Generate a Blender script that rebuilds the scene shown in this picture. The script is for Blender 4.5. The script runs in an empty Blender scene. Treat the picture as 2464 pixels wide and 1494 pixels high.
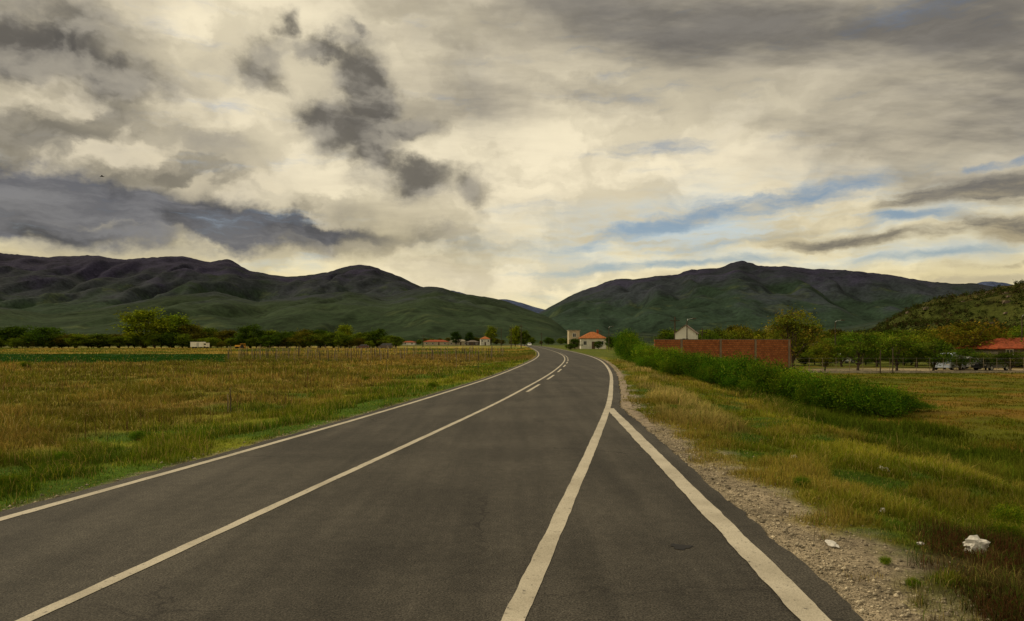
import bpy, math, random, bmesh
import numpy as np
from mathutils import Vector, noise
rng=np.random.default_rng(7); random.seed(7)
scene=bpy.context.scene
COL=scene.collection
EYE=2.0; F=1643.0; CX=1232.0; HY=822.0
def bx(b,Y): return (b-CX)/F*Y          # image pixel x -> metres to the side at distance Y
def ez(e,Y): return EYE+(HY-e)/F*Y      # image pixel y -> metres above the road

# ------------------------------------------------------------ maths
def smooth(a,b,x):
    t=np.clip((np.asarray(x,float)-a)/(b-a),0,1); return t*t*(3-2*t)
def curve(pts):
    xs=np.array([p[0] for p in pts],float); ys=np.array([p[1] for p in pts],float)
    m=np.gradient(ys,xs)
    def f(q):
        q=np.asarray(q,float); qc=np.clip(q,xs[0],xs[-1])
        i=np.clip(np.searchsorted(xs,qc,side='right')-1,0,len(xs)-2)
        h=xs[i+1]-xs[i]; t=(qc-xs[i])/h
        return (2*t**3-3*t**2+1)*ys[i]+(t**3-2*t**2+t)*h*m[i]+(-2*t**3+3*t**2)*ys[i+1]+(t**3-t**2)*h*m[i+1]
    return f
cen=curve([(-80,-15),(-30,-9.0),(0,-4.36),(4.89,-3.49),(7.14,-3.09),(14.87,-1.74),(21.06,-0.69),(30.4,0.70),(39.6,1.98),(54.8,3.80),(71.4,5.48),(93.9,7.10),(117.4,8.07),(164,9.0),(235,9.7),(340,9.0),(450,4.0),(600,-14),(900,-70)])
offL=curve([(-80,2.8),(5,2.78),(14,2.72),(22,2.78),(35,2.88),(50,3.15),(71,3.4),(100,3.5),(143,3.45),(200,3.4),(900,3.4)])
offR=curve([(-80,3.5),(5,3.5),(14,3.6),(28,3.7),(45,3.8),(70,3.8),(100,3.6),(200,3.5),(900,3.5)])
def wed(y): return 2.175+(np.asarray(y,float)-4.89)*.0483
leftx=lambda y: cen(y)-offL(y)
rightx=lambda y: cen(y)+offR(y)
edgex=lambda y: np.maximum(rightx(y)+0.36, np.where(np.asarray(y)<24,wed(y)+0.38,-99))
def vnoise(x,y,seed=0):
    x=np.asarray(x,float); y=np.asarray(y,float)
    xi=np.floor(x); yi=np.floor(y); fx=x-xi; fy=y-yi
    fx=fx*fx*(3-2*fx); fy=fy*fy*(3-2*fy)
    def h(a,b):
        v=np.sin(a*127.1+b*311.7+seed*74.7)*43758.5453
        return v-np.floor(v)
    return (h(xi,yi)*(1-fx)+h(xi+1,yi)*fx)*(1-fy)+(h(xi,yi+1)*(1-fx)+h(xi+1,yi+1)*fx)*fy
def fbm(x,y,o=4,seed=0):
    s=0;a=.5;t=0
    for k in range(o):
        s=s+a*vnoise(np.asarray(x)*2**k,np.asarray(y)*2**k,seed+k*3); t+=a; a*=.5
    return s/t
def gh(x,y):
    x=np.asarray(x,float); y=np.asarray(y,float)
    dl=leftx(y)-x; dr=x-edgex(y)
    z=-0.02-0.30*smooth(0.5,4.5,dl)
    z=z-(0.26*smooth(0.9,4.0,dr)+0.88*smooth(4.0,8.5,dr))*(1-smooth(105,150,y))
    out=smooth(0.5,2.5,np.maximum(dl-.2,dr))
    z=z+out*(fbm(x*.5,y*.5,3,5)-.5)*0.18
    return z
def g1(x,y): return float(gh(np.array([x]),np.array([y]))[0])
def mixc(a,b,t): 
    t=np.asarray(t)[...,None]; return np.asarray(a)*(1-t)+np.asarray(b)*t

# ------------------------------------------------------------ mesh helpers
def link(o,parent=None):
    COL.objects.link(o)
    if parent is not None: o.parent=parent
    return o
def meta(o,label=None,cat=None,kind=None,group=None):
    if label: o["label"]=label
    if cat: o["category"]=cat
    if kind: o["kind"]=kind
    if group: o["group"]=group
    return o
def tri_mesh(name,V,T,C=None,mat=None,smoothsh=False):
    me=bpy.data.meshes.new(name)
    V=np.ascontiguousarray(V,np.float32); T=np.ascontiguousarray(T,np.int32)
    n=len(T); k=T.shape[1]
    me.vertices.add(len(V)); me.vertices.foreach_set('co',V.ravel())
    me.loops.add(n*k); me.loops.foreach_set('vertex_index',T.ravel())
    me.polygons.add(n); me.polygons.foreach_set('loop_start',np.arange(n,dtype=np.int32)*k)
    me.update(calc_edges=True)
    if C is not None:
        ca=me.color_attributes.new('col','FLOAT_COLOR','POINT')
        cc=np.ones((len(V),4),np.float32); cc[:,:3]=C; ca.data.foreach_set('color',cc.ravel())
    if smoothsh: me.polygons.foreach_set('use_smooth',np.ones(n,bool))
    if mat: me.materials.append(mat)
    return me
def mk(name,V,Fc,mat,parent=None,loc=(0,0,0),rot=0,sm=False):
    me=bpy.data.meshes.new(name); me.from_pydata([tuple(v) for v in V],[],[tuple(f) for f in Fc]); me.update()
    me.materials.append(mat)
    if sm: me.polygons.foreach_set('use_smooth',[True]*len(me.polygons))
    o=bpy.data.objects.new(name,me); o.location=loc; o.rotation_euler=(0,0,rot)
    return link(o,parent)
def empty(name,loc,rot=0,scale=1):
    o=bpy.data.objects.new(name,None); o.location=loc; o.rotation_euler=(0,0,rot); o.empty_display_size=.3
    o.scale=(scale,)*3 if not isinstance(scale,tuple) else scale
    return link(o)
def boxes(L):
    V=[];Fc=[]
    for (x0,x1,y0,y1,z0,z1) in L:
        b=len(V)
        V+=[(x0,y0,z0),(x1,y0,z0),(x1,y1,z0),(x0,y1,z0),(x0,y0,z1),(x1,y0,z1),(x1,y1,z1),(x0,y1,z1)]
        Fc+=[(b,b+3,b+2,b+1),(b+4,b+5,b+6,b+7),(b,b+1,b+5,b+4),(b+1,b+2,b+6,b+5),(b+2,b+3,b+7,b+6),(b+3,b,b+4,b+7)]
    return V,Fc
def tube(path,rad,n=6):
    V=[];Fc=[]
    path=[Vector(p) for p in path]
    for i,p in enumerate(path):
        d=(path[min(i+1,len(path)-1)]-path[max(i-1,0)]).normalized()
        a=d.cross(Vector((0.13,0.97,0.2))).normalized(); b=d.cross(a)
        for k in range(n):
            t=2*math.pi*k/n; q=p+(a*math.cos(t)+b*math.sin(t))*rad[i]; V.append((q.x,q.y,q.z))
    for i in range(len(path)-1):
        for k in range(n):
            Fc.append((i*n+k,i*n+(k+1)%n,(i+1)*n+(k+1)%n,(i+1)*n+k))
    Fc.append(tuple(range(n))); Fc.append(tuple((len(path)-1)*n+k for k in range(n)))
    return V,Fc
def join(A,B):
    b=len(A[0]); return A[0]+list(B[0]), A[1]+[tuple(i+b for i in f) for f in B[1]]

# ------------------------------------------------------------ materials
class NB:
    def __init__(s,nt): s.nt=nt; s.dim='3D'
    def n(s,t,**k):
        q=s.nt.nodes.new(t)
        for a,b in k.items(): setattr(q,a,b)
        return q
    def put(s,inp,v):
        if hasattr(v,'is_output'): s.nt.links.new(v,inp)
        elif isinstance(v,(tuple,list)) and len(v)==3 and inp.type=='RGBA': inp.default_value=(*v,1)
        else: inp.default_value=v
    def m(s,op,a,b=None,c=None,clamp=False):
        q=s.n('ShaderNodeMath',operation=op,use_clamp=clamp); s.put(q.inputs[0],a)
        if b is not None: s.put(q.inputs[1],b)
        if c is not None: s.put(q.inputs[2],c)
        return q.outputs[0]
    def vm(s,op,a,b=None,sc=None):
        q=s.n('ShaderNodeVectorMath',operation=op); s.put(q.inputs[0],a)
        if b is not None: s.put(q.inputs[1],b)
        if sc is not None: s.put(q.inputs['Scale'],sc)
        return q.outputs['Value'] if op=='LENGTH' else q.outputs[0]
    def noise(s,vec,sc,det=4,ro=.5,col=False):
        q=s.n('ShaderNodeTexNoise'); q.noise_dimensions=s.dim; s.put(q.inputs['Vector'],vec); q.inputs['Scale'].default_value=sc
        q.inputs['Detail'].default_value=det; q.inputs['Roughness'].default_value=ro
        return q.outputs['Color'] if col else q.outputs['Fac']
    def mix(s,f,a,b,mode='MIX'):
        q=s.n('ShaderNodeMix',data_type='RGBA',blend_type=mode); s.put(q.inputs[0],f); s.put(q.inputs[6],a); s.put(q.inputs[7],b)
        return q.outputs[2]
    def mr(s,v,a,b,c=0.,d=1.,sm=True):
        q=s.n('ShaderNodeMapRange',interpolation_type='SMOOTHSTEP' if sm else 'LINEAR'); s.put(q.inputs[0],v)
        for i,x in enumerate((a,b,c,d)): q.inputs[i+1].default_value=x
        return q.outputs[0]
    def map(s,vec,scale=(1,1,1),rot=(0,0,0),loc=(0,0,0),typ='POINT'):
        q=s.n('ShaderNodeMapping',vector_type=typ); s.put(q.inputs[0],vec)
        q.inputs['Location'].default_value=loc; q.inputs['Rotation'].default_value=rot; q.inputs['Scale'].default_value=scale
        return q.outputs[0]
def newmat(name,rough=.85,spec=.2):
    m=bpy.data.materials.new(name); m.use_nodes=True
    b=m.node_tree.nodes['Principled BSDF']; b.inputs['Roughness'].default_value=rough; b.inputs['Specular IOR Level'].default_value=spec
    return m,NB(m.node_tree),b
def plain(name,c,rough=.7,spec=.3,var=.25,sc=3.0,bump=0,metal=0):
    m,B,b=newmat(name,rough,spec); tc=B.n('ShaderNodeTexCoord').outputs['Object']
    n=B.noise(tc,sc,5,.6); f=B.mr(n,.3,.7,1-var,1+var)
    cc=B.vm('SCALE',tuple(c),sc=f); B.put(b.inputs['Base Color'],cc); b.inputs['Metallic'].default_value=metal
    if bump:
        q=B.n('ShaderNodeBump'); q.inputs['Strength'].default_value=bump; q.inputs['Distance'].default_value=.02
        B.put(q.inputs['Height'],B.noise(tc,sc*8,4,.6)); B.put(b.inputs['Normal'],q.outputs[0])
    return m
def folmat(name,trans=.35,var=.35,rs=.5):
    m=bpy.data.materials.new(name); m.use_nodes=True; nt=m.node_tree; nt.nodes.clear(); B=NB(nt)
    at=B.n('ShaderNodeAttribute',attribute_name='col').outputs['Color']
    geo=B.n('ShaderNodeNewGeometry'); 
    n=B.noise(geo.outputs['Position'],rs,1,.6); f=B.mr(n,.3,.7,1-var,1+var)
    oi=B.n('ShaderNodeObjectInfo').outputs['Color']
    c=B.mix(1.0,at,oi,'MULTIPLY'); c=B.vm('SCALE',c,sc=f)
    d=B.n('ShaderNodeBsdfDiffuse'); t=B.n('ShaderNodeBsdfTranslucent'); B.put(d.inputs[0],c); B.put(t.inputs[0],c)
    mx=B.n('ShaderNodeMixShader'); mx.inputs[0].default_value=trans
    nt.links.new(d.outputs[0],mx.inputs[1]); nt.links.new(t.outputs[0],mx.inputs[2])
    o=B.n('ShaderNodeOutputMaterial'); nt.links.new(mx.outputs[0],o.inputs[0]); return m
M_leaf=folmat('foliage',.35); M_grass=folmat('grass_blades',.3,.25,.35)
M_bark=plain('bark',(.07,.05,.035),.9,.1,.4,6,.5)
M_conc=plain('concrete',(.26,.22,.16),.9,.2,.25,2,.3)
M_white=plain('white_paint',(.75,.72,.66),.6,.3,.1,1)
M_glass=plain('dark_glass',(.02,.025,.03),.12,.6,.1,1)
M_rubber=plain('rubber',(.02,.02,.02),.8,.2,.1,5)
M_steel=plain('grey_steel',(.35,.35,.34),.4,.5,.1,5,0,.6)
M_wood=plain('weathered_wood',(.20,.155,.10),.9,.1,.3,8)
M_dwood=plain('dark_wood',(.07,.055,.035),.9,.1,.3,8)

def asphalt():
    m,B,b=newmat('asphalt',.82,.2); g=B.n('ShaderNodeNewGeometry').outputs['Position']
    big=B.noise(g,.35,5,.6); st=B.noise(B.map(g,(1.7,.10,1),(0,0,.17)),1.0,4,.6); fine=B.noise(g,55,3,.75); mid=B.noise(g,7,5,.7)
    c=B.mix(B.mr(big,.35,.65),(.049,.043,.034),(.076,.067,.053))
    c=B.mix(B.mr(st,.3,.7),c,B.vm('SCALE',c,sc=.62))
    c=B.vm('SCALE',c,sc=B.mr(fine,.3,.7,.30,1.8))
    c=B.vm('SCALE',c,sc=B.mr(mid,.3,.7,.82,1.18))
    vo=B.n('ShaderNodeTexVoronoi'); vo.inputs['Scale'].default_value=75; B.put(vo.inputs['Vector'],g)
    sp=B.m('MULTIPLY',B.mr(vo.outputs['Distance'],.10,.28,1,0),B.mr(B.noise(g,20,2,.5),.50,.62))
    c=B.mix(B.m('MULTIPLY',sp,.7),c,(.24,.215,.17))
    vc=B.n('ShaderNodeTexVoronoi',feature='DISTANCE_TO_EDGE'); vc.inputs['Scale'].default_value=.30
    B.put(vc.inputs['Vector'],B.vm('ADD',g,B.vm('SCALE',B.noise(g,1.5,5,.7,True),sc=.9)))
    ck=B.m('MULTIPLY',B.mr(vc.outputs['Distance'],.0,.009,1,0),B.mr(B.noise(g,.22,2,.5),.47,.57))
    c=B.mix(B.m('MULTIPLY',ck,.8),c,(.016,.013,.011))
    B.put(b.inputs['Base Color'],c)
    q=B.n('ShaderNodeBump'); q.inputs['Strength'].default_value=.7; q.inputs['Distance'].default_value=.012
    B.put(q.inputs['Height'],B.m('ADD',fine,B.m('MULTIPLY',vo.outputs['Distance'],.5))); B.put(b.inputs['Normal'],q.outputs[0])
    return m
M_asph=asphalt()
def marking():
    m,B,b=newmat('road_paint',.7,.25); g=B.n('ShaderNodeNewGeometry').outputs['Position']
    w=B.noise(g,14,6,.75); w2=B.noise(g,1.2,4,.6); f=B.noise(g,70,2,.6)
    c=B.mix(B.mr(w2,.35,.7),(.50,.445,.345),(.37,.325,.245))
    c=B.vm('SCALE',c,sc=B.mr(f,.3,.7,.78,1.16))
    wear=B.m('ADD',B.mr(w,.58,.67),B.m('MULTIPLY',B.mr(f,.60,.7),.6),clamp=True)
    c=B.mix(wear,c,(.11,.098,.08)); B.put(b.inputs['Base Color'],c); return m
M_mark=marking()
def groundmat():
    m,B,b=newmat('ground_soil_and_turf',.95,.05); g=B.n('ShaderNodeNewGeometry').outputs['Position']
    at=B.n('ShaderNodeAttribute',attribute_name='col').outputs['Color']
    f=B.noise(g,9,5,.7); f2=B.noise(g,55,3,.7); f3=B.noise(g,.6,4,.6)
    c=B.vm('SCALE',at,sc=B.mr(f,.25,.75,.6,1.4)); c=B.vm('SCALE',c,sc=B.mr(f2,.25,.75,.5,1.5)); c=B.vm('SCALE',c,sc=B.mr(f3,.3,.7,.8,1.2))
    B.put(b.inputs['Base Color'],c)
    q=B.n('ShaderNodeBump'); q.inputs['Strength'].default_value=.6; q.inputs['Distance'].default_value=.03
    B.put(q.inputs['Height'],B.m('ADD',f,f2)); B.put(b.inputs['Normal'],q.outputs[0]); return m
M_ground=groundmat()

# ------------------------------------------------------------ ground colours
DRY=np.array([.34,.235,.052]); DRY2=np.array([.17,.115,.024]); GRN=np.array([.060,.108,.007]); GRN2=np.array([.165,.175,.012])
GRAV=np.array([.29,.235,.16]); CROP=np.array([.018,.062,.008]); 
def verge_left(x,y,dl,n1,n2): return smooth(3.8,7.6,dl+(n1-.5)*8+(n2-.5)*2.5)
def gwid(y): return np.interp(y,[3,5,6,8.7,14,20,30,60],[.72,.74,.78,.78,.52,.36,.22,.14])
def scrub(x,y,dr):
    n=fbm(x*1.3,y*1.3,4,23)
    return smooth(-.15,.25,dr-(.50+1.0*(n-.5)+np.clip(y-4.2,0,9)*.40))*(1-smooth(7.2,8.0,y+1.5*(vnoise(x*1.5,y*1.5,4)-.5)))
def gcol(x,y):
    x=np.asarray(x,float);y=np.asarray(y,float)
    dl=leftx(y)-x; dr=x-edgex(y)
    n1=fbm(x*.3,y*.3,4,11); n2=fbm(x*1.3,y*1.3,4,23); n3=fbm(x*.08,y*.08,3,31); n4=fbm(x*3.5,y*3.5,3,41)
    green=mixc(GRN,GRN2,smooth(.42,.62,n1)); dry=mixc(DRY2,DRY,smooth(.35,.62,n1*.5+n2*.5))
    dry=mixc(dry,GRN2*.75,smooth(.45,.58,fbm(x*.12,y*.2,4,71))*.7)
    gL=verge_left(x,y,dl,n1,n2)
    L=mixc(green,dry,np.maximum(gL*.95,smooth(.60,.70,n2)*.5))
    L=mixc(GRAV*.7,L,smooth(.30,.55,dl+(n4-.5)*.4))
    far=smooth(72,80,y+(n3-.5)*10)
    ratio=x/np.maximum(y,1)
    isg=(1-smooth(-.43,-.40,ratio))
    cropband=far*(1-smooth(122,130,y))*isg
    L=mixc(L,CROP*(.85+.5*n1[...,None]),cropband)
    vin=far*(1-isg)
    L=mixc(L,mixc([.21,.145,.04],[.12,.12,.020],smooth(.4,.6,n3*.6+n1*.4)),vin)
    L=mixc(L,mixc([.31,.23,.05],[.11,.14,.018],smooth(.45,.6,n3)),smooth(122,130,y)*.9)
    grR=mixc(mixc(GRN*.75,GRN2*.9,smooth(.35,.6,n2)),DRY*.9,smooth(.50,.66,n1*.6+n2*.4)*.6)
    low=mixc(mixc([.14,.085,.014],[.24,.145,.022],n2),GRN2*.55,smooth(.40,.60,n3*.5+n1*.5))
    R=mixc(grR,low,smooth(8.5,11,dr))
    gw=gwid(y)
    gr=1-smooth(gw-.35,gw+.35,dr+(n2-.5)*1.6+(n4-.5)*.7)
    R=mixc(R,GRAV*(.60+.7*n4[...,None]),gr)
    R=mixc(R,[.085,.055,.028],scrub(x,y,dr)*.75)
    pk=smooth(69,70.5,y)*(1-smooth(79,82,y))*smooth(.42,.45,ratio)
    R=mixc(R,[.36,.29,.19],pk*.8)
    R=mixc(R,[.085,.105,.015],smooth(82,95,y)*.8)
    c=np.where((x<cen(y))[...,None],L,R)
    farg=smooth(260,500,np.hypot(x,y)); c=mixc(c,[.035,.052,.014],farg)
    return c
def sgrid(lo,hi,n,a,c=0):
    s=np.linspace(np.arcsinh((lo-c)/a),np.arcsinh((hi-c)/a),n); return c+a*np.sinh(s)
xs=sgrid(-9000,9000,620,5.0,1.0); ys=sgrid(-2500,12000,640,6.0,6.0)
X,Y=np.meshgrid(xs,ys); xf=X.ravel(); yf=Y.ravel(); zf=gh(xf,yf)
nx=len(xs); ny=len(ys); idx=np.arange(nx*ny).reshape(ny,nx)
Q=np.stack([idx[:-1,:-1],idx[:-1,1:],idx[1:,1:],idx[1:,:-1]],-1).reshape(-1,4)
gme=tri_mesh('ground',np.stack([xf,yf,zf],1),Q,gcol(xf,yf),M_ground,True)
meta(link(bpy.data.objects.new('ground',gme)),"flat valley floor of dry grass fields, verges and gravel","ground","structure")

# ------------------------------------------------------------ road
def strip(name,fa,fb,y,z,mat,label,skirt=False,ncross=1,jit=0):
    V=[];Fc=[]
    cols=ncross+1
    for v in y:
        a=float(fa(v));b=float(fb(v))
        for k in range(cols):
            j=0
            if jit and k in(0,cols-1): j=(vnoise(v*3.1,k*9.,3)-.5)*jit+(vnoise(v*9,k*5.,8)-.5)*jit*.6
            V.append((a+(b-a)*k/ncross+float(j),float(v),z))
    for i in range(len(y)-1):
        for k in range(ncross):
            p=i*cols+k; Fc.append((p,p+1,p+cols+1,p+cols))
    if skirt:
        n=len(V)
        for i in range(len(y)):
            V.append((V[i*cols][0]-.03,V[i*cols][1],z-.12)); V.append((V[i*cols+cols-1][0]+.03,V[i*cols][1],z-.12))
        for i in range(len(y)-1):
            Fc.append((i*cols,(i+1)*cols,n+2*(i+1),n+2*i)); Fc.append((i*cols+cols-1,n+2*i+1,n+2*(i+1)+1,(i+1)*cols+cols-1))
    o=mk(name,V,Fc,mat); meta(o,label,name.replace('_',' '),"structure"); return o
yr=np.concatenate([np.arange(-60,0,.5),np.arange(0,40,.08),np.arange(40,120,.5),np.arange(120,300,2.5),np.arange(300,900,10)])
strip('road',lambda y:leftx(y)-.30,edgex,yr,0.0,M_asph,"worn grey asphalt two lane country road curving away",True,1,.07)
def mline(f,w,y0,y1,label,j=.012,z=.005):
    y=np.concatenate([np.arange(y0,min(y1,70),.10),np.arange(max(y0,70),y1,1.0),[y1]]) if y1>70 else np.append(np.arange(y0,y1,.10),y1)
    return strip('road_marking',lambda v:f(v)-w/2,lambda v:f(v)+w/2,y,z,M_mark,label,False,1,j)
mline(leftx,.14,-50,420,"thin worn white edge line painted on asphalt")
mline(cen,.125,-50,420,"worn white solid centre line painted on asphalt")
mline(rightx,.175,-50,420,"broad worn white edge line painted on asphalt")
mline(wed,.225,-50,20.4,"broad worn white line splitting off at the lay-by",.020,.010)
yv=27.2
while yv<120:
    mline(lambda v:cen(v)+.36,.13,yv,yv+4.8,"short white dash beside the solid centre line"); yv+=8.9
def kstrip():
    y=np.arange(11,75,.25); V=[];Fc=[]
    for v in y:
        e=float(edgex(v)); w=.26+.12*float(vnoise(v*.6,2)); z=.004+.02*float(vnoise(v*.8,5))-.06*(1-float(smooth(12,19,v)))
        for (dx,dz) in ((.03,-.1),(.03,z),(w,z-.005),(w+.03,-.12)): V.append((e+dx+.03*float(vnoise(v*2.3,dx*9)),v,dz))
    for i in range(len(y)-1):
        for k in range(3): p=i*4+k; Fc.append((p,p+1,p+5,p+4))
    meta(mk('kerb',V,Fc,plain('old_concrete',(.25,.20,.14),.95,.1,.45,5,.8)),"crumbling flush concrete kerb strip along the asphalt","kerb","structure")
kstrip()
V=[(0,0,0)];Fc=[]
for k in range(26):
    t=2*math.pi*k/26; r=1+.25*math.sin(3*t+1)+.15*math.sin(7*t); V.append((.095*r*math.cos(t),.085*r*math.sin(t),0))
for k in range(26): Fc.append((0,1+k,1+(k+1)%26))
Yp=EYE*F/(1316-HY)
meta(mk('oil_stain',V,Fc,plain('oil_patch',(.012,.010,.009),.6,.2,.3,20),None,(bx(1638,Yp),Yp,.005)),"small dark oil stain on the asphalt","stain","structure")  # flat irregular oil stain lying just above the asphalt

# ------------------------------------------------------------ grass
def blades(name,P,H,W,C,lean,label,mat=M_grass):
    n=len(P); a=rng.uniform(0,2*np.pi,n); ca,sa=np.cos(a),np.sin(a)
    la=rng.uniform(0,2*np.pi,n); ll=np.abs(rng.normal(0,lean,n)); dx=np.cos(la)*ll*H; dy=np.sin(la)*ll*H
    V=np.zeros((n,5,3),np.float32)
    hw=W*.5
    V[:,0]=P+np.stack([-ca*hw,-sa*hw,-.03+0*hw],1); V[:,1]=P+np.stack([ca*hw,sa*hw,-.03+0*hw],1)
    V[:,2]=P+np.stack([-ca*hw*.8+dx*.35,-sa*hw*.8+dy*.35,H*.55],1); V[:,3]=P+np.stack([ca*hw*.8+dx*.35,sa*hw*.8+dy*.35,H*.55],1)
    V[:,4]=P+np.stack([dx,dy,H*(1-.25*ll)],1)
    b=(np.arange(n)*5)[:,None]
    T=np.concatenate([b+np.array([[0,1,3]]),b+np.array([[0,3,2]]),b+np.array([[2,3,4]])],1).reshape(-1,3)
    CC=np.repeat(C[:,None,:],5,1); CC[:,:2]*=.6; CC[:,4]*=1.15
    me=tri_mesh(name,V.reshape(-1,3),T,CC.reshape(-1,3),mat)
    o=link(bpy.data.objects.new(name,me)); meta(o,label,"grass","stuff"); return o
def sample(n,b0,b1,y0,y1):
    Yv=np.exp(rng.uniform(np.log(y0),np.log(y1),n)); Xv=bx(rng.uniform(b0,b1,n),Yv); return Xv,Yv
def keep(m,*a): return [q[m] for q in a]
x,y=sample(380000,-260,1320,6,84); dl=leftx(y)-x
n1=fbm(x*.3,y*.3,4,11); n2=fbm(x*1.3,y*1.3,4,23)
gL=verge_left(x,y,dl,n1,n2)
m=(dl>.6)&(rng.uniform(0,1,len(x))<gL*(.22+1.1*smooth(.38,.6,n2))); m&=~((y>76)&(x/y<-.42))
x,y,n1,n2,dl=keep(m,x,y,n1,n2,dl)
c=gcol(x,y)*rng.uniform(.45,1.5,len(x))[:,None]; s=rng.uniform(0,1,len(x)); 
c=np.where((s<.20)[:,None],np.array([.10,.135,.012])*rng.uniform(.6,1.3,len(x))[:,None],c); c=np.where((s>.94)[:,None],np.array([.50,.40,.15]),c); c=np.where(((s>.87)&(s<=.94))[:,None],np.array([.09,.05,.02]),c)
H=(.06+.26*smooth(.35,.7,n1)+.16*smooth(.45,.65,n2))*rng.uniform(.4,1.35,len(x)); H*=.45+.55*smooth(4,11,dl)
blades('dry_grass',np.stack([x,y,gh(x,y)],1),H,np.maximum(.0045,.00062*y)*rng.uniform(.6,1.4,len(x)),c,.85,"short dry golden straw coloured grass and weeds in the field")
x,y=sample(4200,-350,1250,12,80); dl=leftx(y)-x; m=(dl>5)&(vnoise(x*.35,y*.35,77)>.50)&~((y>76)&(x/y<-.42)); x,y=keep(m,x,y)
blades('weed_stalks',np.stack([x,y,gh(x,y)],1),rng.uniform(.3,.9,len(x)),np.maximum(.006,.0006*y),np.tile([.09,.05,.025],(len(x),1))*rng.uniform(.6,1.8,len(x))[:,None],.16,"thin brown dead weed stalks standing in the field")
x,y=sample(340000,-260,1320,5.5,110); dl=leftx(y)-x
n1=fbm(x*.3,y*.3,4,11); n2=fbm(x*1.3,y*1.3,4,23); n4=fbm(x*3.5,y*3.5,3,41)
gL=verge_left(x,y,dl,n1,n2)
m=(dl>.36+(n4-.4)*.3)&(rng.uniform(0,1,len(x))<(1-gL*.82)*(.45+.8*smooth(.35,.6,n2))); x,y,n1,n2,dl=keep(m,x,y,n1,n2,dl)
c=mixc(gcol(x,y),[.095,.150,.010],np.full(len(x),.4))*rng.uniform(.45,1.6,len(x))[:,None]; s=rng.uniform(0,1,len(x))
c=np.where((s<.10)[:,None],np.array([.36,.26,.08]),c); c=np.where((s>.95)[:,None],np.array([.40,.38,.03]),c)
H=(.05+.22*smooth(.4,.65,n2))*rng.uniform(.5,1.4,len(x))*(.5+.5*smooth(.4,1.8,dl))
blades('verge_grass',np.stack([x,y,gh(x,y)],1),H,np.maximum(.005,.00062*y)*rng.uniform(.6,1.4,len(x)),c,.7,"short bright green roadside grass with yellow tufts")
x,y=sample(500000,1380,2780,3.6,75); dr=x-edgex(y)
n1=fbm(x*.3,y*.3,4,11); n2=fbm(x*1.3,y*1.3,4,23); n4=fbm(x*3.5,y*3.5,3,41)
gw=gwid(y)
gr=smooth(gw-.2,gw+.4,dr+(n2-.5)*1.6+(n4-.5)*.7)
gr=np.maximum(gr,.6*smooth(.57,.65,fbm(x*2.2,y*1.7,3,55))*smooth(.2,.4,dr))*(1-.6*scrub(x,y,dr))
den=gr*(.35+.8*smooth(.35,.6,n2)); den=np.where(dr>9.5,den*.6,den)
m=(dr>.08)&(rng.uniform(0,1,len(x))<den); x,y,n1,n2,dr=keep(m,x,y,n1,n2,dr)
c=gcol(x,y); tan=smooth(.5,1.2,dr)*(1-smooth(2.4,3.6,dr))*smooth(13,20,y)*smooth(.42,.60,fbm(x*.8,y*.4,3,61))
c=mixc(c,[.46,.35,.12],tan*.85); crest=smooth(2.6,4.0,dr)*(1-smooth(5.0,6.2,dr))*smooth(.4,.6,fbm(x*.5,y*.5,3,62)); c=mixc(c,[.32,.29,.03],crest*.6)
slope=smooth(5.0,6.2,dr)*(1-smooth(9.5,13,dr))*smooth(12,18,y)
c=mixc(c,GRN*.75,slope*.8)
c=c*rng.uniform(.45,1.6,len(x))[:,None]; s=rng.uniform(0,1,len(x))
c=np.where(((s<.11)&(dr<7))[:,None],np.array([.36,.28,.08]),c); c=np.where((s>.92)[:,None],np.array([.13,.20,.016]),c)
H=(.05+.14*smooth(.38,.65,n2)+.18*tan+.34*slope*smooth(.4,.6,n1))*rng.uniform(.5,1.4,len(x))*(.45+.55*smooth(.2,1.6,dr)); H=np.where(dr>12,H*.55,H)
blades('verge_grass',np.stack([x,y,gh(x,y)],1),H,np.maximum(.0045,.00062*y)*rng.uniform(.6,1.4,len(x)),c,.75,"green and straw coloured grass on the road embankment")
x,y=sample(40000,-260,560,76,128); m=(x/y<-.415); x,y=keep(m,x,y)
blades('crop_rows',np.stack([x,y,gh(x,y)],1),rng.uniform(.04,.12,len(x)),.0009*y,np.tile([.022,.075,.010],(len(x),1))*rng.uniform(.7,1.4,len(x))[:,None],.4,"low green crop covering a flat field strip")
x,y=sample(55000,-260,1290,78,230); dl=leftx(y)-x; m=(dl>.6)&((x/y>-.42)|(y>126)); x,y=keep(m,x,y)
blades('dry_grass',np.stack([x,y,gh(x,y)],1),rng.uniform(.12,.4,len(x)),.0009*y,gcol(x,y)*rng.uniform(.6,1.6,len(x))[:,None],.5,"rough yellow grass between the vines and the trees")
x=rng.uniform(2.9,8.0,90000); y=rng.uniform(3.4,8.2,90000); dr=x-edgex(y)
m=(rng.uniform(0,1,len(x))<scrub(x,y,dr)*smooth(.2,.5,vnoise(x*2.2,y*2.2,91))); x,y=keep(m,x,y)
cc=np.where((rng.uniform(0,1,len(x))<.70)[:,None],np.array([.080,.036,.015]),np.array([.05,.085,.010]))*rng.uniform(.35,1.7,len(x))[:,None]
blades('dead_scrub',np.stack([x,y,gh(x,y)],1),rng.uniform(.03,.19,len(x))*(.5+vnoise(x*3,y*3,17)),np.full(len(x),.0045),cc,1.0,"tangled dark brown dead scrub on the embankment")

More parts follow.
